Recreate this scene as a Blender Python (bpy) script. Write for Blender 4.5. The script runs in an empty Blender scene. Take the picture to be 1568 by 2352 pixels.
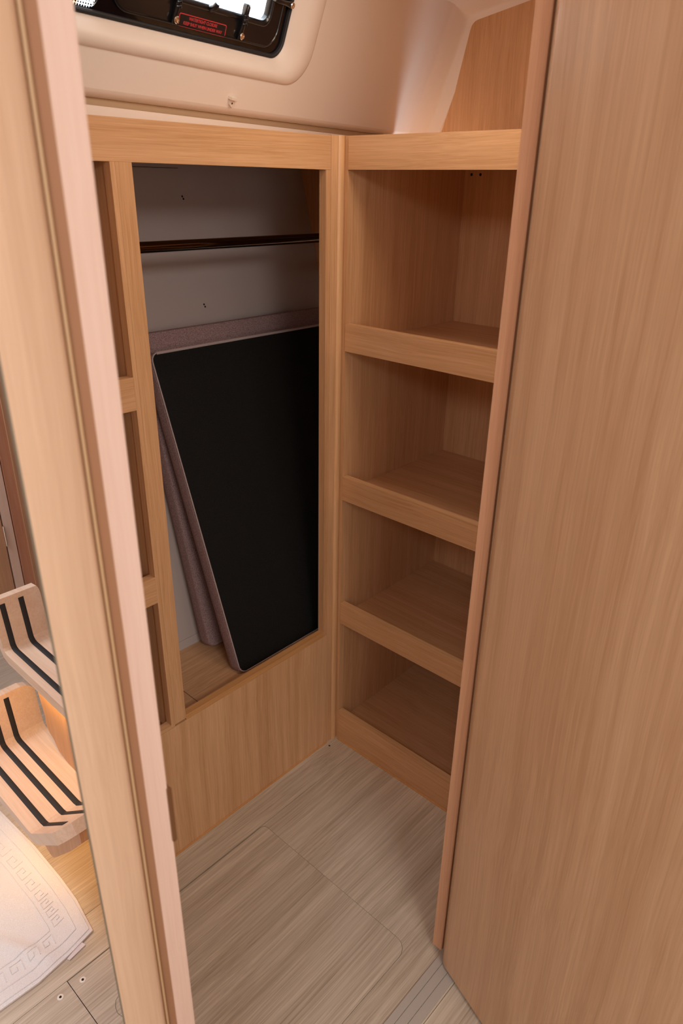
import bpy, bmesh, math, random
from mathutils import Vector, Matrix
random.seed(4)
S = bpy.context.scene
COL = S.collection

# ------------------------------------------------------------------ camera
cd = bpy.data.cameras.new('camera'); cam = bpy.data.objects.new('camera', cd); COL.objects.link(cam)
yaw, pit, rol = math.radians(42.16866), math.radians(-24.93801), math.radians(1.02517)
f = Vector((math.cos(pit)*math.cos(yaw), math.cos(pit)*math.sin(yaw), math.sin(pit)))
r0 = Vector((math.sin(yaw), -math.cos(yaw), 0)); u0 = r0.cross(f)
r = math.cos(rol)*r0 + math.sin(rol)*u0; u = -math.sin(rol)*r0 + math.cos(rol)*u0
M = Matrix((r, u, -f)).transposed().to_4x4(); M.translation = Vector((-1.124, -1.029, 1.40))
cam.matrix_world = M
cd.sensor_fit = 'VERTICAL'; cd.sensor_height = 36; cd.lens = 1616.706*36/2352
cd.clip_start = .02
cd.dof.use_dof = True; cd.dof.focus_distance = 1.45; cd.dof.aperture_fstop = 7
S.camera = cam

# ------------------------------------------------------------------ world, lights, exposure
w = bpy.data.worlds.new('sky'); S.world = w; w.use_nodes = True
bg = w.node_tree.nodes['Background']; bg.inputs[0].default_value = (.80, .90, 1, 1); bg.inputs[1].default_value = 8.5
S.view_settings.view_transform = 'Standard'; S.view_settings.look = 'None'
S.view_settings.gamma = 1; S.view_settings.use_curve_mapping = False
S.view_settings.exposure = 0.0

def area(name, loc, tgt, sx, sy, watt, col):
    l = bpy.data.lights.new(name, 'AREA'); l.shape = 'RECTANGLE'; l.size = sx; l.size_y = sy; l.energy = watt; l.color = col
    o = bpy.data.objects.new(name, l); COL.objects.link(o); o.location = loc
    o.rotation_euler = (Vector(tgt)-Vector(loc)).to_track_quat('-Z', 'Y').to_euler()
    return o
LIGHTS = [
 ('saloon_ceiling_light', (-1.12, -2.0, 1.88), (-.9, -1.1, .6), .6, .4, 17.6, (1, .99, .97)),
 ('saloon_side_window_light', (-2.45, -1.1, 1.35), (-.6, -.4, 1.0), 1.2, .6, .8, (1, 1, 1)),
 ('stair_hatch_light', (-1.3, .75, 1.88), (-.8, .2, .2),  .5, .5, 15, (.92, 1, 1.12)),
 ('nook_ceiling_light', (-.18, -.36, 1.815), (-.18, -.33, 0), .24, .24, 2.1, (1, .85, .68)),
 ('saloon_port_fill', (-1.45, -2.42, 1.30), (-.5, -.3, 1.4), 1.1, .5, 8, (1, 1, 1)),  # added fill light brightening the nook from port, no window there
 ('saloon_hatch_light', (-1.75, -1.2, 1.94), (-1.2, -.9, .8), .5, .5, 11.5, (.95, 1, 1.10)),
]
for q in LIGHTS: area(*q)

# ------------------------------------------------------------------ materials
def new_mat(name):
    m = bpy.data.materials.new(name); m.use_nodes = True
    return m, m.node_tree, m.node_tree.nodes['Principled BSDF']
def plain(name, col, rough=.5, metal=0, emit=None, es=0, spec=.5, coat=0):
    m, t, b = new_mat(name)
    b.inputs['Base Color'].default_value = (*col, 1); b.inputs['Roughness'].default_value = rough
    b.inputs['Metallic'].default_value = metal; b.inputs['Specular IOR Level'].default_value = spec
    b.inputs['Coat Weight'].default_value = coat
    if emit: b.inputs['Emission Color'].default_value = (*emit, 1); b.inputs['Emission Strength'].default_value = es
    return m
def wood(name, light, dark, axis='Z', rough=.42, band=1.0, fine=1.0, streak=1.0, rot=0.0):
    """straight-grained veneer: three stretched noises along one axis"""
    m, t, b = new_mat(name); N = t.nodes; L = t.links
    tc = N.new('ShaderNodeTexCoord'); rt = N.new('ShaderNodeMapping'); rt.inputs['Rotation'].default_value = (0, 0, rot)
    L.new(tc.outputs['Object'], rt.inputs['Vector'])
    oi = N.new('ShaderNodeObjectInfo')
    ad = N.new('ShaderNodeVectorMath'); ad.operation = 'ADD'; sc = N.new('ShaderNodeVectorMath'); sc.operation = 'SCALE'
    cmb = N.new('ShaderNodeCombineXYZ')
    for i in range(3): L.new(oi.outputs['Random'], cmb.inputs[i])
    L.new(cmb.outputs[0], sc.inputs[0]); sc.inputs['Scale'].default_value = 3.7
    L.new(rt.outputs[0], ad.inputs[0]); L.new(sc.outputs[0], ad.inputs[1])
    # slow waviness so the grain is not ruler straight
    wn = N.new('ShaderNodeTexNoise'); wn.inputs['Scale'].default_value = 3.0; wn.inputs['Detail'].default_value = 1
    L.new(ad.outputs[0], wn.inputs['Vector'])
    ws = N.new('ShaderNodeVectorMath'); ws.operation = 'SCALE'; ws.inputs['Scale'].default_value = .018
    L.new(wn.outputs['Color'], ws.inputs[0])
    wa = N.new('ShaderNodeVectorMath'); wa.operation = 'ADD'; L.new(ad.outputs[0], wa.inputs[0]); L.new(ws.outputs[0], wa.inputs[1])
    def layer(across, along, detail, lo, hi):
        mp = N.new('ShaderNodeMapping'); v = [across]*3; v['XYZ'.index(axis)] = along
        mp.inputs['Scale'].default_value = v; L.new(wa.outputs[0], mp.inputs['Vector'])
        n = N.new('ShaderNodeTexNoise'); n.inputs['Scale'].default_value = 1; n.inputs['Detail'].default_value = detail
        n.inputs['Roughness'].default_value = .6
        L.new(mp.outputs[0], n.inputs['Vector'])
        r_ = N.new('ShaderNodeMapRange'); r_.inputs[1].default_value = lo; r_.inputs[2].default_value = hi
        L.new(n.outputs['Fac'], r_.inputs[0]); return r_.outputs[0]
    a = layer(30, .6, 2, .33, .67); c = layer(210, 3.0, 3, .33, .68); d = layer(640, 10, 2, .34, .66)
    def mul(x, k):
        q = N.new('ShaderNodeMath'); q.operation = 'MULTIPLY'; L.new(x, q.inputs[0]); q.inputs[1].default_value = k; return q.outputs[0]
    def add(x, y):
        q = N.new('ShaderNodeMath'); q.operation = 'ADD'; L.new(x, q.inputs[0]); L.new(y, q.inputs[1]); return q.outputs[0]
    fac = add(add(mul(a, .34*band), mul(c, .36*streak)), mul(d, .34*fine))
    mx = N.new('ShaderNodeMix'); mx.data_type = 'RGBA'
    mx.inputs['A'].default_value = (*dark, 1); mx.inputs['B'].default_value = (*light, 1)
    L.new(fac, mx.inputs['Factor']); L.new(mx.outputs['Result'], b.inputs['Base Color'])
    b.inputs['Roughness'].default_value = rough
    bp = N.new('ShaderNodeBump'); bp.inputs['Strength'].default_value = .12; bp.inputs['Distance'].default_value = .0004
    L.new(fac, bp.inputs['Height']); L.new(bp.outputs[0], b.inputs['Normal'])
    return m
def srgb(r_, g, b_): return tuple(((c/255+.055)/1.055)**2.4 if c > 10 else c/3294.6 for c in (r_, g, b_))
OL, OD = srgb(230, 184, 139), srgb(194, 144, 97)
oak_z = wood('oak_upright', OL, OD, 'Z'); oak_x = wood('oak_along_x', OL, OD, 'X'); oak_y = wood('oak_along_y', OL, OD, 'Y')
OL2, OD2 = srgb(226, 178, 132), srgb(204, 152, 106)
frame_oak = wood('oak_door_frame', srgb(234, 202, 184), srgb(222, 186, 166), 'Z', .4)
edge_oak = wood('oak_edge_band', srgb(222, 168, 110), srgb(196, 140, 86), 'X', .45)
floor_m = wood('floor_oak', srgb(222, 207, 188), srgb(160, 141, 119), 'X', .38, band=.9, streak=1.1)
bin_m = wood('bin_floor_oak', srgb(222, 178, 136), srgb(176, 130, 92), 'X', .5, streak=1.2)
ash_y = wood('ash_tread', srgb(240, 214, 190), srgb(220, 184, 156), 'Y', .4)
ash_z = wood('ash_support', srgb(226, 176, 132), srgb(198, 146, 104), 'Z', .5)
gel = plain('white_liner', srgb(238, 224, 212), .5, spec=.5)
hullm = plain('hull_lining_white', srgb(190, 176, 170), .7)
black_pl = plain('black_plastic', (.006, .0065, .008), .22)
black_gl = plain('black_acrylic', (.004, .004, .005), .06, spec=.6)
rubber = plain('black_rubber', (.016, .016, .018), .65)
steel = plain('polished_steel', (.75, .68, .6), .14, 1)
alu = plain('brushed_aluminium', srgb(196, 190, 182), .38, .35)
brass = plain('strike_metal', srgb(150, 112, 80), .35, .8)
railm = plain('bronze_rail_metal', (.13, .09, .065), .16, 1)
white_pl = plain('white_plastic', srgb(238, 226, 212), .4)
redp = plain('red_print', srgb(206, 60, 66), .6)
hole = plain('dark_hole', (.01, .007, .005), .9)
paint = plain('saloon_wall_paint', srgb(222, 200, 178), .7)
gask = plain('grey_seal', srgb(120, 112, 96), .6)
groove_br = plain('brown_groove', srgb(164, 118, 86), .55)  # brown strip lining the grooves of both jambs
gask2 = plain('seal_bead', srgb(206, 170, 128), .5)
piping = plain('grey_piping', srgb(176, 158, 156), .8)
led = plain('led_strip', (1, .6, .2), .5, emit=(1, .55, .14), es=5)
toweltag = plain('satin_tag', srgb(226, 214, 216), .4)
lampm = plain('lamp_diffuser', (1, .9, .8), .5, emit=(1, .78, .56), es=6)

def fabric(name, c1, c2, sc, rough=.9, bump=.3):
    m, t, b = new_mat(name); N = t.nodes; L = t.links
    tc = N.new('ShaderNodeTexCoord'); n = N.new('ShaderNodeTexNoise'); n.inputs['Scale'].default_value = sc; n.inputs['Detail'].default_value = 2
    L.new(tc.outputs['Object'], n.inputs['Vector'])
    mx = N.new('ShaderNodeMix'); mx.data_type = 'RGBA'; mx.inputs['A'].default_value = (*c1, 1); mx.inputs['B'].default_value = (*c2, 1)
    r_ = N.new('ShaderNodeMapRange'); r_.inputs[1].default_value = .35; r_.inputs[2].default_value = .65
    L.new(n.outputs['Fac'], r_.inputs[0]); L.new(r_.outputs[0], mx.inputs['Factor']); L.new(mx.outputs['Result'], b.inputs['Base Color'])
    b.inputs['Roughness'].default_value = rough; b.inputs['Specular IOR Level'].default_value = .2
    bp = N.new('ShaderNodeBump'); bp.inputs['Strength'].default_value = bump; bp.inputs['Distance'].default_value = .0006
    L.new(n.outputs['Fac'], bp.inputs['Height']); L.new(bp.outputs[0], b.inputs['Normal'])
    return m
cush_m = fabric('grey_upholstery', srgb(178, 150, 148), srgb(132, 106, 106), 520, .9, .5)
under_m = fabric('black_underside', (.006, .0055, .005), (.011, .010, .009), 500, .8, .2)
towel_m = fabric('white_towelling', srgb(244, 240, 240), srgb(226, 220, 220), 900, .95, .6)

def glass_mat():
    m, t, b = new_mat('clear_glass')
    b.inputs['Transmission Weight'].default_value = 1; b.inputs['Roughness'].default_value = 0; b.inputs['IOR'].default_value = 1.05
    b.inputs['Base Color'].default_value = (1, 1, 1, 1)
    return m
glass = glass_mat()

# ------------------------------------------------------------------ object helpers
def obj(name, bm, mat, parent=None, smooth=False, bev=0, seg=2):
    """one mesh object; bm built in world coordinates"""
    if bev:
        es = [e for e in bm.edges if len(e.link_faces) == 2 and e.calc_face_angle(0) > .5]
        bmesh.ops.bevel(bm, geom=es, offset=bev, segments=seg, affect='EDGES', profile=.5, clamp_overlap=True)
    bmesh.ops.recalc_face_normals(bm, faces=bm.faces)
    me = bpy.data.meshes.new(name)
    org = Vector((0, 0, 0))
    p = parent
    while p is not None: org += p.location; p = p.parent
    if parent is None:
        co = [v.co for v in bm.verts]
        org = Vector([(min(c[i] for c in co)+max(c[i] for c in co))/2 for i in range(3)]); org.z = min(c.z for c in co)
    for v in bm.verts: v.co -= org
    bm.to_mesh(me); bm.free()
    if mat: me.materials.append(mat)
    if smooth:
        for p_ in me.polygons: p_.use_smooth = True
        try: me.set_sharp_from_angle(angle=.6)
        except Exception: pass
    o = bpy.data.objects.new(name, me); COL.objects.link(o)
    if parent is None: o.location = org
    else: o.parent = parent
    return o
def tag(o, label, cat, group=None, kind=None):
    o['label'] = label; o['category'] = cat
    if group: o['group'] = group
    if kind: o['kind'] = kind
    return o
def thing(name, label, cat, loc, group=None, kind=None):
    o = bpy.data.objects.new(name, None); COL.objects.link(o); o.location = loc; o.empty_display_size = .05
    return tag(o, label, cat, group, kind)
def B(*boxes):
    """boxes as (x0,x1,y0,y1,z0,z1)"""
    bm = bmesh.new()
    for (x0, x1, y0, y1, z0, z1) in boxes:
        v = [bm.verts.new(p) for p in [(x0, y0, z0), (x1, y0, z0), (x1, y1, z0), (x0, y1, z0), (x0, y0, z1), (x1, y0, z1), (x1, y1, z1), (x0, y1, z1)]]
        for q in [(0, 1, 2, 3), (4, 5, 6, 7), (0, 1, 5, 4), (1, 2, 6, 5), (2, 3, 7, 6), (3, 0, 4, 7)]: bm.faces.new([v[i] for i in q])
    return bm
def prism(pts, fn0, fn1, bm=None):
    """closed 2-D outline carried to two places and joined"""
    bm = bm or bmesh.new(); n = len(pts)
    a = [bm.verts.new(fn0(*p)) for p in pts]; b_ = [bm.verts.new(fn1(*p)) for p in pts]
    bm.faces.new(a); bm.faces.new(b_)
    for i in range(n): bm.faces.new((a[i], a[(i+1) % n], b_[(i+1) % n], b_[i]))
    return bm
def plan(pts, z0, z1, bm=None): return prism(pts, lambda x, y: (x, y, z0), lambda x, y: (x, y, z1), bm)
def loft(rings, bm=None, closed=True, cap0=False, cap1=False):
    bm = bm or bmesh.new(); R = [[bm.verts.new(p) for p in g] for g in rings]; n = len(R[0])
    for a, b_ in zip(R, R[1:]):
        for i in range(n if closed else n-1): bm.faces.new((a[i], a[(i+1) % n], b_[(i+1) % n], b_[i]))
    if cap0: bm.faces.new(R[0])
    if cap1: bm.faces.new(R[-1])
    return bm
def rrect(x0, x1, y0, y1, rad, n=7):
    out = []
    for cx, cy, a0 in ((x1-rad, y1-rad, 0), (x0+rad, y1-rad, 90), (x0+rad, y0+rad, 180), (x1-rad, y0+rad, 270)):
        for k in range(n+1):
            a = math.radians(a0+90*k/n); out.append((cx+rad*math.cos(a), cy+rad*math.sin(a)))
    return out
def tube(pts, rad, n=12, bm=None, cap=True):
    bm = bm or bmesh.new(); rings = []; prev = None
    P = [Vector(p) for p in pts]
    for i, p in enumerate(P):
        d = (P[min(i+1, len(P)-1)]-P[max(i-1, 0)]).normalized()
        a = d.orthogonal().normalized() if prev is None else (prev-d*prev.dot(d)).normalized(); prev = a; c = d.cross(a)
        rr = rad[i] if isinstance(rad, (list, tuple)) else rad
        rings.append([p+a*rr*math.cos(2*math.pi*k/n)+c*rr*math.sin(2*math.pi*k/n) for k in range(n)])
    return loft(rings, bm, True, cap, cap)
def disc(c, nrm, prof, n=20, bm=None):
    """lathe: prof is a list of (radius, height along nrm)"""
    c = Vector(c); nrm = Vector(nrm).normalized(); a = nrm.orthogonal().normalized(); b_ = nrm.cross(a)
    return loft([[c+nrm*h+a*q*math.cos(2*math.pi*k/n)+b_*q*math.sin(2*math.pi*k/n) for k in range(n)] for q, h in prof], bm, True, True, True)

# ------------------------------------------------------------------ THE SETTING
# floor: slab, laid panels with open joints, lift-out hatch
fl = obj('floor', B((-2.6, .60, -2.45, 2.1, -.05, -.004)), hole); tag(fl, 'pale oak laminate cabin sole with fine joints', 'floor', kind='structure')
G = .0005
def fpanel(x0, x1, y0, y1): return obj('floor_panel', B((x0+G, x1-G, y0+G, y1-G, -.004, 0)), floor_m, fl, bev=.0004, seg=1)
fpanel(-2.6, -.588, .016, .60); fpanel(-.588, .58, .310, .60); fpanel(-2.6, .58, .60, 2.1)
fpanel(-2.6, .02, -.0815, .016)
fpanel(-2.6, -.842, -2.45, -.0815)
fpanel(-.842, .60, -2.45, -.63)
def corners(x0, x1, y0, y1, radii, n=8):
    out = []
    for (cx, cy, a0), q in zip(((x1, y1, 0), (x0, y1, 90), (x0, y0, 180), (x1, y0, 270)), radii):
        sx, sy = (-1 if cx == x1 else 1), (-1 if cy == y1 else 1)
        for k in range(n+1):
            a = math.radians(a0+90*k/n); out.append((cx+sx*q+q*math.cos(a), cy+sy*q+q*math.sin(a)))
    return out
# panel round the lift-out hatch (hatch runs from the joint at x -0.842 to its rounded corner)
hr = corners(-.8415, -.337, -.5205, -.0822, (.012, .0005, .0005, .03))
outer = corners(-.842+G, .02, -.63+G, -.0815-G, (.0003,)*4)
bm = loft([[(x, y, 0) for x, y in outer], [(x, y, 0) for x, y in hr], [(x, y, -.004) for x, y in hr], [(x, y, -.004) for x, y in outer], [(x, y, 0) for x, y in outer]])
bmesh.ops.remove_doubles(bm, verts=bm.verts, dist=1e-6)
obj('floor_panel', bm, floor_m, fl)
h2 = corners(-.8412, -.3377, -.5197, -.0840, (.0115, .0005, .0005, .029))
obj('floor_hatch', plan(h2, -.004, 0), floor_m, fl, bev=.0004, seg=1)['label'] = 'lift-out floor hatch with one rounded corner'
for x, y in ((-.82, -.102), (-.865, -.101)):
    s_ = obj('floor_screw', disc((x, y, 0), (0, 0, 1), [(.006, 0), (.006, .0008), (.0035, .001)]), white_pl, fl)
    obj('screw_recess', disc((x, y, .001), (0, 0, 1), [(.0024, 0), (.0024, .0004)], 12), hole, s_)
obj('drilled_hole', disc((-.038, -.016, .0), (0, 0, 1), [(.0026, 0), (.0026, .0003)], 14), hole, fl)

# coach-side liner: sloping white moulding whose run is turned 10 degrees off the lockers
a10 = math.radians(10)
U = Vector((math.cos(a10), math.sin(a10), 0)); Nn = Vector((.1624, -.9211, -.3538)).normalized()
V = Nn.cross(U); V = V if V.z > 0 else -V
V.normalize(); A0 = Vector((0, .111, 1.528))
def LP(s, v, n=0): return A0+U*s+V*v+Nn*n
SL, SR, VT = -.640, .4596, .2663
# long window opening (s -0.95..-0.092)
WS0, WS1, WV0, WV1 = -.618, -.092, .0765, .232
def ring(d, n, rad): return [LP(s, v, n) for s, v in rrect(WS0-d if WS0-d > SL else SL+.002, WS1+d, WV0-d, WV1+min(d, .028), rad, 8)]
rings = [[LP(s, v, 0) for s, v in rrect(SL, SR, -.009, VT, .0004, 8)],
         ring(.082, 0, .036), ring(.0805, .0015, .036), ring(.074, .0045, .036), ring(.060, .007, .036), ring(.046, .0062, .034), ring(.036, .0035, .033),
         ring(.026, .0005, .032), ring(.018, -.003, .032), ring(.010, -.0075, .03), ring(.003, -.012, .03), ring(.0, -.016, .03), ring(0, -.024, .03)]
# widths seen in the photograph: 35 mm rim below the glass
K = .0355/.082
def ring(d, n, rad): return [LP(s, v, n) for s, v in rrect(max(WS0-d, SL+.002), WS1+(d*2.1 if d > 0 else 0), WV0-d, WV1+min(d, .028), rad+d, 8)]
rings = [rings[0]]+[ring(d*K, n, .03) for d, n in ((.082, 0), (.080, .0016), (.074, .0034), (.064, .0052), (.052, .0056), (.042, .0045), (.034, .0022), (.026, -.001), (.018, -.0045), (.010, -.0082), (.003, -.0125), (0, -.016), (0, -.024))]
liner = obj('wall_front', loft(rings), gel, smooth=True); tag(liner, 'cream moulded coach side liner sloping in over the lockers', 'wall liner', kind='structure')
# lower return of the liner and the trim band behind the header
low = [(-.009, 0), (-.0130, -.0008), (-.0170, -.0030), (-.0200, -.0065), (-.0228, -.0110), (-.0250, -.0165), (-.0262, -.0225), (-.0264, -.060)]
bm = loft([[LP(s, v, n) for s in (SL, SR)] for v, n in low], closed=False)
obj('liner_return', bm, gel, liner, smooth=True)
bm = loft([[LP(s, v, n) for s in (SL, SR+.1)] for v, n in ((-.0266, -.09), (-.0266, -.0230), (-.0272, -.0215), (-.085, -.0150), (-.085, -.03))], closed=False)
tag(obj('trim_1', bm, plain('tan_trim', srgb(220, 190, 154), .5)), 'narrow cream trim band under the coach side liner', 'trim', kind='structure')
# overhead of the nook, following the same run
P1 = LP(0, VT)
def CP(s, k): return P1+U*s+Vector((0, -1, .16))*k
bm = loft([[CP(-.645, 0), CP(SR, 0)], [CP(-.655, .02), CP(SR, .02)], [CP(-.93, .565), CP(SR+.1, .70)]], closed=False)
nook_top = obj('ceiling', bm, gel); tag(nook_top, 'cream moulded overhead of the nook', 'ceiling', kind='structure')
# moulded flange where liner and overhead meet the wooden bulkhead
XBH = .535
def flange(X, off):
    """path around the bulkhead edge at plane X, moved inwards by off"""
    s = X/U.x
    a_, b_, c_ = LP(s, -.03), LP(s, VT), CP(s, .72)
    in1 = Vector((0, -.935, -.354)); in2 = Vector((0, -.158, -.987))
    t1 = (b_-a_).normalized(); 
    # mitre point
    bis = (in1+in2).normalized(); m_ = b_+bis*(off/bis.dot(in1))
    return [a_+in1*off, m_, c_+in2*off]
def rounded(X, off, rad=.016):
    a_, b_, c_ = flange(X, off); d1 = (a_-b_).normalized(); d2 = (c_-b_).normalized(); out = [a_]
    for k in range(7):
        t = k/6; p0 = b_+d1*rad; p2 = b_+d2*rad
        out.append((1-t)**2*p0+2*t*(1-t)*b_+t*t*p2)
    out.append(c_); return out
rows = [(.452, 0), (.458, .0006), (.465, .0025), (.505, .0155), (.511, .018), (.5145, .0215), (.5255, .0425), (.5268, .0450), (.5275, .0470), (.5345, .0474)]
bm = loft([rounded(X, o, min(.016, .0004+o*.9)) for X, o in rows], closed=False)
tag(obj('trim_2', bm, gel, smooth=True), 'cream moulded flange framing the upper bulkhead', 'trim', kind='structure')
# bulkhead behind the flange
bk = obj('wall_right', B((XBH, XBH+.02, -.60, .42, 1.20, 2.0)), oak_z); tag(bk, 'oak veneered bulkhead above the open shelves', 'wall', kind='structure')
# partition carrying the doorway: right of door, over door, and the slim wall behind the left jamb
tag(obj('wall_back', B((-.285, .60, -.60, -.575, .0, 2.0)), oak_z), 'oak partition to the right of the doorway', 'wall', kind='structure')
tag(obj('trim_3', B((-.945, -.2855, -.60, -.575, 1.865, 2.0)), frame_oak), 'oak head over the doorway', 'door head', kind='structure')
wl = plan([(-.925, -.566), (-.568, .002), (-.5835, .006), (-.94, -.566)], 0, 1.97)
tag(obj('wall_left', wl, oak_z), 'thin oak partition behind the left door jamb', 'wall', kind='structure')
tag(obj('wall_locker_end', B((-.5833, -.5683, .0065, .305, 0, 1.4985)), oak_z), 'thin oak end wall behind the narrow compartment', 'wall', kind='structure')
tag(obj('wall_sky_block', B((-.5833, -.5683, .0065, 2.1, 1.5005, 1.97)), paint), 'unseen pale wall added over the deck plate to keep sky light out', 'wall', kind='structure')  # unseen wall added so sky light does not leak into the saloon
sd = plan([(-.5680, .030), (.599, .236), (.599, 2.1), (-.5680, 2.1)], 1.4855, 1.4995)  # unseen plate added to block sky light over lockers and far recess
tag(obj('deck_sky_block', sd, gel), 'unseen white deck plate added outside the window to keep sky light out', 'deck', kind='structure')
tag(obj('wall_outboard', B((.585, .599, .43, 2.1, 0, 1.485)), paint), 'pale lining at the end of the far recess', 'wall', kind='structure')
tag(obj('wall_hull', plan([(-.5675, .306), (-.478, .52), (.584, .52), (.584, .53), (-.486, .53), (-.580, .31)], 0, 1.485), hullm), 'hull side behind the lockers', 'wall', kind='structure')
# saloon shell around the camera
tag(obj('wall_saloon', B((-2.62, -2.6, -2.45, 2.1, 0, 2.0)), paint), 'pale saloon side lining', 'wall', kind='structure')
tag(obj('wall_port', B((-2.6, .62, -2.47, -2.45, 0, 2.0)), paint), 'pale saloon lining behind the camera', 'wall', kind='structure')
tag(obj('wall_forward', B((.60, .62, -2.45, -.60, 0, 2.0)), oak_z), 'oak saloon bulkhead', 'wall', kind='structure')
tag(obj('wall_far', B((-2.6, .62, 2.1, 2.12, 0, 2.0)), paint), 'pale lining beyond the stairs', 'wall', kind='structure')
tag(obj('ceiling_saloon', B((-2.6, .62, -2.45, -.601, 1.97, 1.99), (-2.6, -.5683, -.601, 2.1, 1.97, 1.99)), paint), 'pale saloon headlining', 'ceiling', kind='structure')

# ------------------------------------------------------------------ WINDOW in the liner
def on_liner(pts, n0, n1): return prism(pts, lambda s, v: LP(s, v, n0), lambda s, v: LP(s, v, n1))
win = thing('window_1', 'long black-bordered window over the lockers with an opening port', 'window', LP(-.5, .08), kind='structure')
PS0, PS1, PV0, PV1 = -.488, -.114, .0885, .222        # port outer rim
CS0, CS1, CV0, CV1 = -.612, -.5035, .0835, .222       # clear part to the left
ND = -.018
def holed(outer, holes, n0, n1):
    """flat plate with round-cornered holes"""
    bm = bmesh.new()
    crv = bpy.data.curves.new('t', 'CURVE'); crv.dimensions = '2D'; crv.fill_mode = 'BOTH'
    for pts in [outer]+holes:
        sp = crv.splines.new('POLY'); sp.points.add(len(pts)-1); sp.use_cyclic_u = True
        for i, (x, y) in enumerate(pts): sp.points[i].co = (x, y, 0, 1)
    o = bpy.data.objects.new('t', crv); COL.objects.link(o)
    dg = bpy.context.evaluated_depsgraph_get(); me = bpy.data.meshes.new_from_object(o.evaluated_get(dg))
    bm.from_mesh(me); bpy.data.objects.remove(o); bpy.data.curves.remove(crv); bpy.data.meshes.remove(me)
    bmesh.ops.remove_doubles(bm, verts=bm.verts, dist=1e-7)
    for v in bm.verts: v.co = LP(v.co.x, v.co.y, n0)
    g = bmesh.ops.extrude_face_region(bm, geom=bm.faces[:])
    for e in g['geom']:
        if isinstance(e, bmesh.types.BMVert): e.co += Nn*(n1-n0)
    return bm
pane = obj('window_pane', holed(rrect(WS0-.001, WS1+.001, WV0-.001, WV1+.001, .03), [rrect(PS0+.001, PS1-.001, PV0+.001, PV1-.001, .034), rrect(CS0, CS1, CV0, CV1, .018)], ND-.004, ND), black_gl, win)
pane['label'] = 'black bordered acrylic pane'
def lframe(d0, n0, d1, n1):
    a = [LP(s, v, n0) for s, v in rrect(WS0+d0, WS1-d0, WV0+d0, WV1-d0, .03-d0, 8)]
    b_ = [LP(s, v, n1) for s, v in rrect(WS0+d1, WS1-d1, WV0+d1, WV1-d1, .03-d1, 8)]
    return a, b_
g = [lframe(.0002, -.0175, .0002, -.0125)[0], lframe(.0002, -.0125, 0, 0)[0], lframe(.0035, -.0118, 0, 0)[0], lframe(.0055, -.0135, 0, 0)[0], lframe(.0062, -.0175, 0, 0)[0]]
obj('rubber_seal', loft(g), rubber, win, smooth=True)
obj('clear_pane', on_liner(rrect(CS0, CS1, CV0, CV1, .018), ND-.0035, ND-.0005), glass, win)
# frit dots along the edge of the clear part
bm = bmesh.new(); sp_ = .0042
for rowi in range(4):
    rr = (.0019, .0016, .0012, .0007)[rowi]; ins = .0006+rowi*.0036
    s = CS1-.012-ins*.4
    while s > -.62:
        disc(LP(s+(sp_/2 if rowi % 2 else 0), CV0+ins, ND), Nn, [(rr, 0), (rr, .0002)], 8, bm); s -= sp_
    v = CV0+.008
    while v < .13:
        disc(LP(CS1-ins, v+(sp_/2 if rowi % 2 else 0), ND), Nn, [(rr, 0), (rr, .0002)], 8, bm); v += sp_
fd = obj('frit_dots', bm, black_gl, win); fd['kind'] = 'stuff'; fd['label'] = 'band of black dots round the clear glass'
# opening port
GS0, GS1, GV0, GV1 = -.452, -.149, .1275, .196
pr = [(0, ND, .034), (0, -.0145, .034), (.001, -.0135, .033), (.003, -.0130, .032), (.004, -.0140, .031), (.030, -.0140, .018), (.0315, -.0125, .017), (.0335, -.0120, .016), (.0355, -.0130, .015), (.0385, -.0170, .013), (.0388, -.026, .013)]
def pring(d, n, rad):
    k = d/.0388
    s0, s1, v0, v1 = PS0+(GS0-PS0)*k, PS1+(GS1-PS1)*k, PV0+(GV0-PV0)*k, PV1+(GV1-PV1)*k
    return [LP(s, v, n) for s, v in rrect(s0, s1, v0, v1, rad, 8)]
port = obj('port_frame', loft([pring(*q) for q in pr]), black_pl, win, smooth=True)
obj('port_glass', on_liner(rrect(GS0-.001, GS1+.001, GV0-.001, GV1+.001, .013), -.024, -.021), glass, win)
def dog(s, v, ang, ln=.046, ribs=True):
    """swing handle: round boss, ribbed arm, steel screw"""
    e1 = (U*math.cos(ang)+V*math.sin(ang)); e2 = Nn.cross(e1)
    c = LP(s, v, -.0138)
    def W(a, b_, n): return c+e1*a+e2*b_+Nn*n
    sec = [(-.006, .0050, .006), (0, .0060, .007), (.010, .0046, .0075), (.020, .0044, .009), (.034, .0044, .0115), (.042, .0046, .012), (ln, .0026, .010)]
    rg = []
    for a, hw, h in sec:
        rg.append([W(a, hw*math.cos(t), max(0, .55*h+.45*h*math.sin(t)) if math.sin(t) > -.3 else 0) for t in [2*math.pi*k/12 for k in range(12)]])
    o = obj('latch', loft(rg, None, True, True, True), black_pl, win, smooth=True)
    if ribs:
        for a in (.017, .023, .029):
            obj('grip_rib', tube([W(a, -.0046, .0085), W(a+.003, 0, .0115), W(a, .0046, .0085)], .0012, 8), black_pl, o)
    obj('screw', disc(W(0, 0, .0068), Nn, [(.0052, 0), (.0052, .001), (.0042, .0022), (.0024, .0026), (.0022, .0016)], 20), steel, o, smooth=True)
dog(-.3665, .097, math.radians(90)); dog(-.2145, .098, math.radians(90)); dog(-.101, .162, math.radians(180), .05, False)
obj('catch_stud', tube([LP(-.292, .122, -.013), LP(-.292, .127, -.004), LP(-.292, .133, -.001)], [.0055, .0052, .004], 12), black_pl, win, smooth=True)
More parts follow.
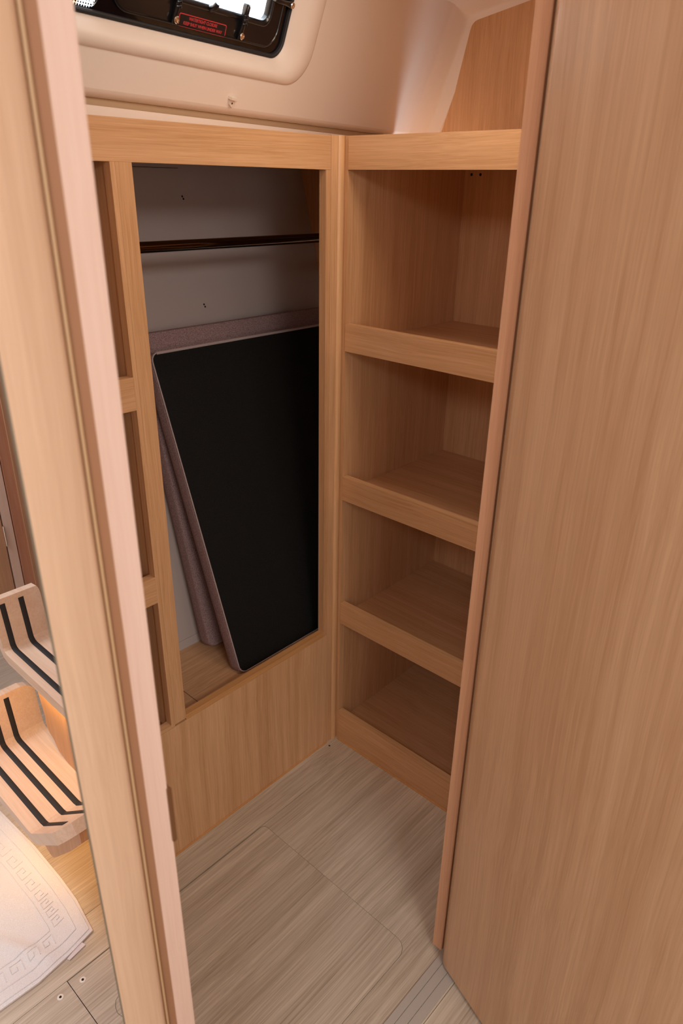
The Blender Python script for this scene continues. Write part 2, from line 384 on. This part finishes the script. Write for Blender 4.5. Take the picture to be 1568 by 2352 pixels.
# warning label: red rounded outline and two lines of lettering
lab = obj('warning_label', on_liner(rrect(-.3560, -.2475, .0890, .1075, .003, 4), -.0139, -.0136), plain('label_black', (.006, .006, .007), .5), win)
lab['label'] = 'black warning sticker with red outline and lettering'
obj('red_outline', holed(rrect(-.3555, -.2480, .0895, .1070, .003, 4), [rrect(-.3543, -.2492, .0907, .1058, .0022, 4)], -.0136, -.0134), redp, lab)
def text(body, s, v, size, w_, parent):
    c = bpy.data.curves.new('x', 'FONT'); c.body = body; c.size = size; c.align_x = 'CENTER'; c.align_y = 'CENTER'; c.extrude = .0001; c.offset = size*.015
    o = bpy.data.objects.new('x', c); COL.objects.link(o); dg = bpy.context.evaluated_depsgraph_get()
    me = bpy.data.meshes.new_from_object(o.evaluated_get(dg)); bm = bmesh.new(); bm.from_mesh(me)
    bpy.data.objects.remove(o); bpy.data.curves.remove(c); bpy.data.meshes.remove(me)
    xs = [q.co.x for q in bm.verts]; k = w_/(max(xs)-min(xs)); mid = (max(xs)+min(xs))/2
    for q in bm.verts: q.co = LP(s+(q.co.x-mid)*k, v+q.co.y, -.0135+q.co.z)
    return obj('lettering', bm, redp, parent)
text('WATERTIGHT CLOSURE', -.302, .1018, .0062, .064, lab)
text('KEEP SHUT WHEN UNDER WAY', -.3005, .0948, .0062, .088, lab)

# small white plastic clip on the liner
hk = thing('curtain_clip', 'small white plastic clip screwed to the cream liner under the window', 'clip', LP(-.217, 0))
obj('clip_body', on_liner([(-.226, .0085), (-.208, .0085), (-.208, .0045), (-.2115, .0035), (-.2115, -.004), (-.217, -.0078), (-.2225, -.004), (-.2225, .0035), (-.226, .0045)], .0003, .0035), white_pl, hk, bev=.0006)
obj('clip_hook', on_liner([(-.226, .0085), (-.208, .0085), (-.208, .0045), (-.226, .0045)], .0035, .0085), white_pl, hk, bev=.0008)
obj('screw', disc(LP(-.217, -.0015, .0035), Nn, [(.0016, 0), (.0013, .0005)], 10), hole, hk)

# ------------------------------------------------------------------ LOCKERS along the coach side (front plane y = 0)
T = .016
lk = thing('hanging_locker', 'open oak hanging locker with cushions stored inside, below the window', 'locker', (-.26, .1, 0))
obj('header_rail', B((-.566, -.0358, 0, T, 1.4255, 1.4835)), oak_x, lk, bev=.0012)
obj('stile', B((-.4985, -.4705, -.0002, .020, .362, 1.4253)), oak_z, lk, bev=.0012)
obj('stile', B((-.0485, -.0358, .0004, .018, .3567, 1.4253)), oak_z, lk, bev=.0012)
bp_ = obj('base_panel', B((-.566, -.0358, 0, T-.001, .0, .3565)), wood('oak_base_panel', OL, OD, 'Z', .42, band=1.5), lk, bev=.0008)
obj('sill', B((-.4702, -.049, -.0003, T, .357, .3705)), edge_oak, lk, bev=.0012)
obj('bin_floor', B((-.478, .377, T+.0004, .262, .312, .330)), bin_m, lk)
# seam across the bin floor
obj('bin_floor_seam', B((-.4005, -.3995, T+.001, .245, .3301, .3304)), hole, lk)
obj('side_panel', B((.3775, .3905, .024, .54, .30, 1.470)), oak_z, lk)
obj('side_panel', B((-.486, -.478, .021, .44, .312, 1.425)), oak_z, lk)
def hullY(z): return .245+.223*(z-.33)+.06*max(0, z-1.0)**2
bm = loft([[(-.4775, hullY(z), z) for z in [.312+.04*k for k in range(30)]]+[(-.4775, hullY(z)+.006, z) for z in [.312+.04*k for k in range(29, -1, -1)]],
           [(.3773, hullY(z), z) for z in [.312+.04*k for k in range(30)]]+[(.3773, hullY(z)+.006, z) for z in [.312+.04*k for k in range(29, -1, -1)]]], None, True, True, True)
hp = obj('hull_lining', bm, hullm, lk); hp['label'] = 'dull white hull lining panel'
def hull_pt(px): return px
for (x, z) in ((-.0334, 1.366), (-.0356, 1.125)):
    for dz, dx in ((.0028, -.001), (-.0028, .001)):
        obj('lining_screw', disc((x+dx, hullY(z+dz)-.0002, z+dz), (0, -1, .16), [(.0024, 0), (.0020, .0006)], 10), hole, hp)
obj('lining_seam', B((-.30, -.030, hullY(1.429)-.0012, hullY(1.429)-.0001, 1.429-.0005, 1.429+.0005)), hole, hp)
obj('lining_base_strip', prism([(hullY(.33)-.0016, .3305), (hullY(.352)-.0016, .352), (hullY(.352)-.0003, .352), (hullY(.33)-.0003, .3305)], lambda y, z: (-.477, y, z), lambda y, z: (.377, y, z)), hullm, hp)
obj('locker_top', B((-.566, .3905, T+.0004, .514, 1.470, 1.482)), oak_x, lk)
rail = thing('hanging_rail', 'dark bronze clothes rail across the hanging locker', 'rail', (-.07, .20, 1.2765))
obj('rail_tube', tube([(-.4775, .20, 1.2865), (.3765, .20, 1.2865)], .0105, 24), railm, rail, smooth=True)
for x, d in ((-.4776, 1), (.3772, -1)):
    obj('rail_flange', disc((x, .20, 1.2865), (d, 0, 0), [(.018, 0), (.018, .003), (.0125, .006)], 20), railm, rail, smooth=True)

# narrow open compartment at the far left
sc = thing('side_locker', 'narrow open oak compartment with low rails, left of the hanging locker', 'locker', (-.53, .1, .36))
obj('stile', B((-.5075, -.4987, 0, .018, .3575, 1.4253)), oak_z, sc, bev=.0012)
obj('side_panel', B((-.5045, -.4865, .0205, .30, .3575, 1.425)), oak_z, sc)
obj('back_panel', B((-.5665, -.505, .29, .30, .3575, 1.425)), oak_z, sc)
for zt in (1.105, .7235, .3660):
    zb = zt-(.056 if zt > .5 else .0085)
    obj('front_rail', B((-.5665, -.5078, -.0003, .017, zb, zt)), oak_x, sc, bev=.0014)
for zs in (1.07, .688, .345):
    obj('shelf', B((-.5665, -.505, .0175, .289, zs-.015, zs)), oak_x, sc)

# corner post: two flat cheeks either side of a rounded nose
cp = thing('corner_post', 'upright oak corner post where locker and shelves meet', 'post', (-.01, 0, 0))
obj('left_cheek', B((-.0355, -.0175, -.0008, .0175, 0, 1.4845)), oak_z, cp, bev=.0008)
nose = [(-.0172, -.0012)]+[(-.0172+.0045+.0085*math.cos(math.radians(a))*1.0-.0045, -.0012-.0075*math.sin(math.radians(a))) for a in ()]
pts = [(-.0172, .012), (-.0172, -.0018), (-.0150, -.0046), (-.0115, -.0066), (-.0078, -.0072), (-.0040, -.0062), (-.0008, -.0038), (.0002, .0), (.0002, .012)]
obj('rounded_nose', plan(pts, 0, 1.4848), wood('oak_nose', srgb(236, 190, 140), srgb(206, 156, 108), 'Z', .35), cp, smooth=True)
obj('right_cheek', B((.0006, .018, -.0118, -.0003, 0, 1.4845)), oak_z, cp, bev=.0006)

# ------------------------------------------------------------------ OPEN SHELVES (front plane x = 0)
sh = thing('shelf_unit', 'tall open oak shelf unit with lipped shelves, right of the corner post', 'shelf unit', (.2, -.28, 0))
Y0, Y1, XD = -.55, -.0122, .405
obj('header_rail', B((-.0008, T, Y0, Y1-.0003, 1.4265, 1.4845)), oak_y, sh, bev=.0012)
obj('side_panel', B((.0185, XD, -.0120, .010, 0, 1.470)), oak_z, sh)
obj('side_panel', B((.0, XD, Y0-.018, Y0-.0005, 0, 1.484)), oak_z, sh)
bkp = obj('back_panel', B((XD+.0002, XD+.012, Y0, .010, 0, 1.470)), oak_z, sh)
for y in (-.030, -.054, -.196):
    obj('screw_hole', disc((XD+.0001, y, 1.426), (-1, 0, 0), [(.0032, 0), (.0030, .0004)], 12), hole, bkp)
obj('top_board', B((T+.0004, .533, Y0, -.0125, 1.471, 1.483)), oak_y, sh)
for zt, zb, zs in ((1.1335, 1.0760, 1.0935), (.7855, .7270, .7490), (.4415, .3825, .4040), (.0985, .0, .0610)):
    obj('shelf_lip', B((-.0010, .0155, Y0, Y1-.0005, zb, zt)), oak_y, sh, bev=.0016)
    obj('shelf', B((.0160, XD-.0003, Y0, -.0124, zs-.016, zs)), oak_y, sh)
obj('floor_seal', B((-.0045, -.0011, Y0, Y1-.001, 0, .003)), edge_oak, sh)
obj('floor_seal', B((-.5655, -.0357, -.0038, -.0003, 0, .003)), edge_oak, lk)

# ------------------------------------------------------------------ CUSHIONS stored in the locker
def cushion(name, label, Yb, zb, slope, length, thick, x0, x1, group='berth cushions in the locker', dark=True):
    """slab standing on its edge; e1 up the slab, e2 through it (away from the viewer)"""
    a = math.atan(slope); e1 = Vector((0, math.sin(a), math.cos(a))); e2 = Vector((0, math.cos(a), -math.sin(a)))
    o0 = Vector((0, Yb, zb))
    t = thing(name, label, 'cushion', (x0+.1, Yb, zb), group)
    def W(x, h, n): return o0+Vector((x, 0, 0))+e1*h+e2*n
    out = rrect(x0, x1, 0, length, .020, 6)
    def rg(ins, n):
        k = ins; o = rrect(x0+k, x1-k, k, length-k, max(.004, .020-k), 6); return [W(x, h, n) for x, h in o]
    bm = loft([rg(.003, .0), rg(.0006, .003), rg(0, .007), rg(-.001, thick*.5), rg(0, thick-.010), rg(.003, thick-.004), rg(.009, thick)], None, True, True, True)
    obj('cushion_cover', bm, cush_m, t, smooth=True)
    if dark:
        bm = loft([rg(.0035, .0), rg(.0035, -.0012), rg(.006, -.0022)], None, True, True, True)
        u_ = obj('cushion_underside', bm, under_m, t, smooth=True); u_['label'] = 'black non-slip underside facing out'
        pth = [W(x, h, -.0006) for x, h in rrect(x0+.002, x1-.002, .002, length-.002, .019, 6)]
        bm = bmesh.new(); tube(pth+[pth[0]], .0016, 8, bm, False)
        obj('piping', bm, piping, t, smooth=True)
        pth = [W(x, length-.006+.0028, .0006-.0018) for x in (x0+.016, x0+.1, x0+.25, x1-.02)]
        bm = tube(pth, .0034, 8); obj('zip_welt', bm, piping, t, smooth=True)
    return t
cushion('berth_cushion', 'front berth cushion leaning with its black underside showing', .060, .3310, .352, .773, .042, -.272, .340)
cushion('berth_cushion', 'rear grey berth cushion half hidden behind the black-backed one', .1800, .3440, .252, .772, .0425, -.268, .336, dark=False)

# ------------------------------------------------------------------ DOORWAY: jambs, door leaf, threshold
ZJ = 1.864
lj = thing('door_jamb', 'left oak door jamb in the blurred foreground with a strike plate', 'door jamb', (-.92, -.59, 0), 'doorway jambs')
obj('jamb_face', plan([(-.9535, -.600), (-.9155, -.600), (-.9125, -.5988), (-.9104, -.5965), (-.9100, -.594), (-.9100, -.567), (-.9385, -.567)], .0045, ZJ), wood('oak_jamb_face', srgb(228, 192, 160), srgb(206, 166, 134), 'Z', .4, band=1.6), lj, smooth=True)
obj('jamb_stop', plan([(-.9098, -.591), (-.9050, -.591), (-.9005, -.5975), (-.8995, -.600), (-.8785, -.600), (-.8777, -.599), (-.8777, -.567), (-.9098, -.567)], .0045, ZJ), frame_oak, lj, bev=.0005)
obj('groove_strip', plan([(-.9099, -.5925), (-.9045, -.5920), (-.9003, -.5990), (-.8996, -.6003), (-.8992, -.5996), (-.9043, -.5910), (-.9099, -.5912)], .0045, ZJ), groove_br, lj, smooth=True)
obj('seal_bead', tube([(-.9066, -.5935, .01), (-.9066, -.5935, ZJ-.005)], .0014, 8), gask2, lj, smooth=True)
obj('jamb_edge_seal', plan([(-.9552, -.6002), (-.9536, -.6002), (-.9387, -.567), (-.9403, -.567)], .0045, ZJ), gask, lj)
st = obj('strike_plate', prism([(-.598, .835), (-.572, .835), (-.572, .905), (-.598, .905)], lambda y, z: (-.8776, y, z), lambda y, z: (-.8760, y, z)), brass, lj, bev=.0005)
lo = rrect(-.8795, -.8749, .836, .904, .0022, 5)
obj('strike_lip', prism(lo, lambda x, z: (x, -.6002, z), lambda x, z: (x, -.6016, z)), brass, st, bev=.0004, smooth=True)

jamb_r = wood('oak_hinge_jamb', srgb(228, 178, 142), srgb(206, 154, 118), 'Z', .4)
rj = thing('door_jamb', 'right oak door jamb with rebate, hinge side by the open door', 'door jamb', (-.29, -.575, 0), 'doorway jambs')
obj('jamb_stop', plan([(-.304, -.5560), (-.304, -.5755), (-.3025, -.577), (-.2950, -.577), (-.2935, -.5755), (-.2935, -.5845), (-.2860, -.5990), (-.2856, -.5990), (-.2856, -.5560)], .010, ZJ), jamb_r, rj, bev=.0004)
obj('groove_strip', plan([(-.3025, -.5774), (-.2950, -.5774), (-.2941, -.5768), (-.2941, -.5844), (-.2870, -.5985), (-.2862, -.5985), (-.2930, -.5840), (-.2930, -.5760), (-.3025, -.5765)], .012, ZJ), groove_br, rj, smooth=True)
obj('seal_bead', tube([(-.2963, -.5785, .012), (-.2963, -.5785, ZJ-.005)], .0013, 8), gask2, rj, smooth=True)
# open leaf, swung towards the saloon
dx, dy = -.3250, -.9457
nx, ny = .9457, -.3250
c0 = Vector((-.3290, -.606))
def DL(a, b_): return (c0.x+dx*a+nx*b_, c0.y+dy*a+ny*b_)
lf = [DL(-.0215, .0110), DL(-.0190, .006), DL(-.012, .0018), DL(-.004, .0), DL(.60, 0), DL(.60, .028), DL(-.015, .028), DL(-.0215, .022)]
door = thing('door_1', 'open oak veneered door leaf filling the right of the view', 'door', (c0.x, c0.y, .012), kind='structure')
obj('door_leaf', plan(lf, .012, 1.858), wood('oak_door', srgb(226, 188, 150), srgb(194, 150, 112), 'Z', .32, band=1.5), door, smooth=True)
for zc in (.25, 1.0, 1.62):
    obj('hinge', tube([DL(-.022, .030)+(zc-.04,), DL(-.022, .030)+(zc+.04,)], .004, 10), steel, door, smooth=True)
# threshold strip, three flat bands divided by grooves
th = thing('door_threshold', 'grey aluminium threshold strip with two grooves in the doorway', 'threshold', (-.6, -.602, 0))
for y0, y1 in ((-.5915, -.5775), (-.6095, -.5925), (-.6265, -.6105)):
    obj('threshold_band', B((-.95, -.2875, y0, y1, .0005, .0042)), alu, th, bev=.0009)
obj('threshold_base', B((-.95, -.2875, -.6255, -.5785, .0001, .0022)), alu, th)

# ------------------------------------------------------------------ COMPANIONWAY STEPS seen past the jamb
stp = thing('companionway_steps', 'pale ash steps with upturned ends and black grip strips, left of the jamb', 'steps', (-.68, .2, 0))
def tread(x0, x1, z, yn=.060, yf=.330, xw=None):
    th_ = .024
    prof_t = [(-.072, .108), (-.069, .1055), (-.064, .101), (-.056, .094), (yn-.012, .009), (yn-.004, .003), (yn+.008, 0), (yf-.012, 0), (yf-.003, .003), (yf+.002, .010), (yf+.0135, .098), (yf+.0145, .107), (yf+.0153, .113), (yf+.016, .118)]
    top = [(y, z+h) for y, h in prof_t]
    # underside follows at constant thickness
    bot = []
    for i, (y, h) in enumerate(top):
        a = Vector(top[max(i-1, 0)]); c = Vector(top[min(i+1, len(top)-1)]); d = (c-a).normalized(); n = Vector((d.y, -d.x))
        bot.append((y+n.x*th_, h+n.y*th_))
    nS = 9; bm = bmesh.new(); cols = []
    for i in range(len(top)):
        # end outline rounded in plan: narrow the last stations
        q_ = 1 if z < .4 else .2
        ins = {0: .030, 1: .016, 2: .007}.get(i, {len(top)-1: .028*q_, len(top)-2: .014*q_, len(top)-3: .006*q_}.get(i, 0))
        xa, xb = x0+ins, x1-ins-({0: .04, 1: .038, 2: .036, 3: .034, 4: .026, 5: .022, 6: .018}.get(i, 0) if z > .4 else 0)
        cols.append([(xa, *top[i]), (xb, *top[i]), (xb, *bot[i]), (xa, *bot[i])])
    bm = loft(cols, None, True, True, True)
    o = obj('tread', bm, ash_y, stp, bev=.003, seg=2)
    return o, top
def strips(o, top, xs, skip=()):
    for x, (i0, cut0, i1, cut1) in xs:
        pts = list(top[3:-3])+[top[-3]]; path = []
        P = [Vector((x, y, h)) for y, h in pts]
        if cut0: P[0] = P[0].lerp(P[1], cut0)
        if cut1: P[-1] = P[-1].lerp(P[-2], cut1)
        bm = bmesh.new(); wd = .0058; rows_ = []
        for i, p in enumerate(P):
            d = (P[min(i+1, len(P)-1)]-P[max(i-1, 0)]).normalized(); n = Vector((0, -d.z, d.y))
            rows_.append([p+Vector((-wd, 0, 0))-n*.002, p+Vector((-wd, 0, 0))+n*.0004, p+Vector((-wd*.6, 0, 0))+n*.0013, p+Vector((wd*.6, 0, 0))+n*.0013, p+Vector((wd, 0, 0))+n*.0004, p+Vector((wd, 0, 0))-n*.002])
        loft(rows_, bm, True, True, True)
        obj('grip_strip', bm, rubber, o, smooth=True)
o, top = tread(-.802, -.640, .25)
strips(o, top, [(-.703, (0, 0, 0, 0)), (-.735, (0, .0, 0, 0)), (-.772, (0, .12, 0, 0))])
o, top = tread(-.690, -.5865, .48)
strips(o, top, [(-.669, (0, 0, 0, .12)), (-.629, (0, 0, 0, .12))])
def board(x, pts, name, mat, t=.018): return obj(name, prism(pts, lambda y, z: (x, y, z), lambda y, z: (x+t, y, z)), mat, stp, bev=.002)
arc = lambda cy, cz, q, a0, a1, n=6: [(cy+q*math.cos(math.radians(a0+(a1-a0)*k/n)), cz+q*math.sin(math.radians(a0+(a1-a0)*k/n))) for k in range(n+1)]
# upper support: tapers down to a rounded toe, then a pedestal to the floor
board(-.662, [(-.055, .52), (.058, .4545), (.328, .4545), (.300, .408), (.268, .405)]+arc(.222, .318, .034, 25, -75)+[(.215, .262), (.120, .235), (.015, .20), (.005, .0), (-.055, .0)], 'support_board', ash_z)
board(-.762, [(-.072, .326), (.055, .2275), (.205, .2245), (.172, .2)]+arc(.098, .148, .026, 10, -125)+[(-.014, .228), (-.074, .298)], 'support_board', ash_z)
obj('led_strip', B((-.73, -.70, .08, .30, .2225, .2255)), led, stp)
obj('led_strip', B((-.686, -.680, .10, .30, .452, .4555)), led, stp)
def led_light(loc, tgt, sx, sy, wt): area('led_light', loc, tgt, sx, sy, wt, (1, .58, .16))
led_light((-.745, .17, .218), (-.80, .17, 0), .20, .04, .40)
led_light((-.690, .17, .448), (-.655, .17, .400), .20, .010, .22)

# towel used as a mat
tw = thing('bath_mat', 'white towelling mat with a woven key border on the saloon floor', 'mat', (-.9, .1, 0))
EA = [(-.756, -.028), (-.744, .060), (-.7415, .132), (-.7425, .254), (-.753, .411), (-.775, .62)]
EB = [(0, 0), (-.057, -.012), (-.124, -.020), (-.198, -.016), (-.33, .004), (-.46, .02)]
def lerp_path(P, t):
    t = max(0, min(.9999, t))*(len(P)-1); i = int(t); q = t-i; return (P[i][0]*(1-q)+P[i+1][0]*q, P[i][1]*(1-q)+P[i+1][1]*q)
def mat_pt(a, b_, h=0):
    """a across (0..1 along lower edge), b_ up the side edge"""
    e = lerp_path(EA, b_); g_ = lerp_path(EB, a)
    x, y = e[0]+g_[0], e[1]+g_[1]
    d = (x+.855)*.88+(y-.02)*.475          # soft wrinkle running back from the corner
    al = -(x+.855)*.475+(y-.02)*.88
    rz = .011*math.exp(-(d+.01)**2/.00035)*math.exp(-(al-.02)**2/.008)
    rz += .0022*math.sin(x*31+y*17)+.0018*math.sin(y*43-x*11)
    edge = min(a, b_)*26
    return Vector((x, y, .0045+max(0, rz)*min(1, edge)+h))
NA, NB = 60, 64
bm = bmesh.new()
gt = [[bm.verts.new(mat_pt(i/NA, j/NB)) for j in range(NB+1)] for i in range(NA+1)]
gb = [[bm.verts.new(Vector((q.co.x, q.co.y, .0004))) for q in rw] for rw in gt]
for i in range(NA):
    for j in range(NB):
        bm.faces.new((gt[i][j], gt[i+1][j], gt[i+1][j+1], gt[i][j+1])); bm.faces.new((gb[i][j], gb[i][j+1], gb[i+1][j+1], gb[i+1][j]))
for i in range(NA):
    for j in (0, NB): bm.faces.new((gt[i][j], gt[i+1][j], gb[i+1][j], gb[i][j]))
for j in range(NB):
    for i in (0, NA): bm.faces.new((gt[i][j], gt[i][j+1], gb[i][j+1], gb[i][j]))
obj('towelling', bm, towel_m, tw, smooth=True)
# raised key border: a meander following both edges
LA, LB = .46, .65
def mp_(p, q): return mat_pt(p/LA, q/LB, .0006)     # metres in from the corner along each edge
bm = bmesh.new()
def line(pts, rad=.0012):
    P = []
    for (a, b_), (c, d) in zip(pts, pts[1:]):
        n = max(1, int(math.hypot(c-a, d-b_)/.008))
        for k in range(n): P.append(mp_(a+(c-a)*k/n, b_+(d-b_)*k/n))
    P.append(mp_(*pts[-1])); tube(P, rad, 5, bm)
unit = [(0, 0), (0, 1), (.8, 1), (.8, .3), (.4, .3), (.4, .62)]
for k in range(8):
    o_ = .112+.044*k; s_ = .036
    line([(.062+y*s_, o_+x*s_) for x, y in unit]); line([(o_+x*s_, .062+y*s_) for x, y in unit])
line([(.045, .62), (.045, .045), (.44, .045)]); line([(.112, .62), (.112, .112), (.44, .112)]); line([(.010, .63), (.010, .012), (.45, .012)], .0009)
kp = obj('key_border', bm, towel_m, tw, smooth=True); kp['kind'] = 'stuff'
tg = obj('fabric_tag', prism([(-.8185, -.0495), (-.8215, -.0440), (-.7845, -.0310), (-.7815, -.0440)], lambda x, y: (x, y, .0004), lambda x, y: (x, y, .0026)), toweltag, tw, bev=.0008)
tag(obj('loose_thread', tube([(-.788, -.178, .0008), (-.797, -.182, .0009), (-.804, -.192, .0008), (-.807, -.204, .0008), (-.803, -.222, .0008)], .0003, 5), gask), 'thin loose thread lying on the floor beside the jamb', 'thread')

# cupboard at the far side of the saloon
cb = thing('saloon_cupboard', 'tall oak cupboard with a hinged door beyond the steps', 'cupboard', (-.35, 1.15, 0))
yc = 1.10
obj('carcass', B((-1.2, .10, yc+.02, yc+.32, 0, 1.95)), hole, cb)
cz = wood('oak_cupboard', srgb(206, 158, 122), srgb(178, 128, 94), 'Z', .4)
cdoor = obj('door', B((-1.2, -.3690, yc, yc+.018, .02, 1.94)), cz, cb, bev=.0015)
obj('stile', B((-.3645, -.3370, yc, yc+.018, .0, 1.95)), frame_oak, cb, bev=.0015)
obj('stile', B((-.3335, -.3040, yc-.004, yc+.018, .0, 1.95)), wood('oak_reddish', srgb(206, 148, 116), srgb(176, 116, 88), 'Z', .4), cb, bev=.0015)
obj('end_panel', B((-.3035, .10, yc-.012, yc+.018, 0, 1.95)), cz, cb)
obj('hinge', tube([(-.3668, yc-.003, .335), (-.3668, yc-.003, .405)], .0028, 10), steel, cb, smooth=True)

# saloon lamp fitting overhead (gives the warm light)
lm = thing('ceiling_lamp', 'flat warm saloon ceiling lamp', 'lamp', (-1.12, -2.0, 1.93))
obj('lamp_body', B((-1.39, -.85, -2.19, -1.81, 1.93, 1.968)), white_pl, lm, bev=.006)
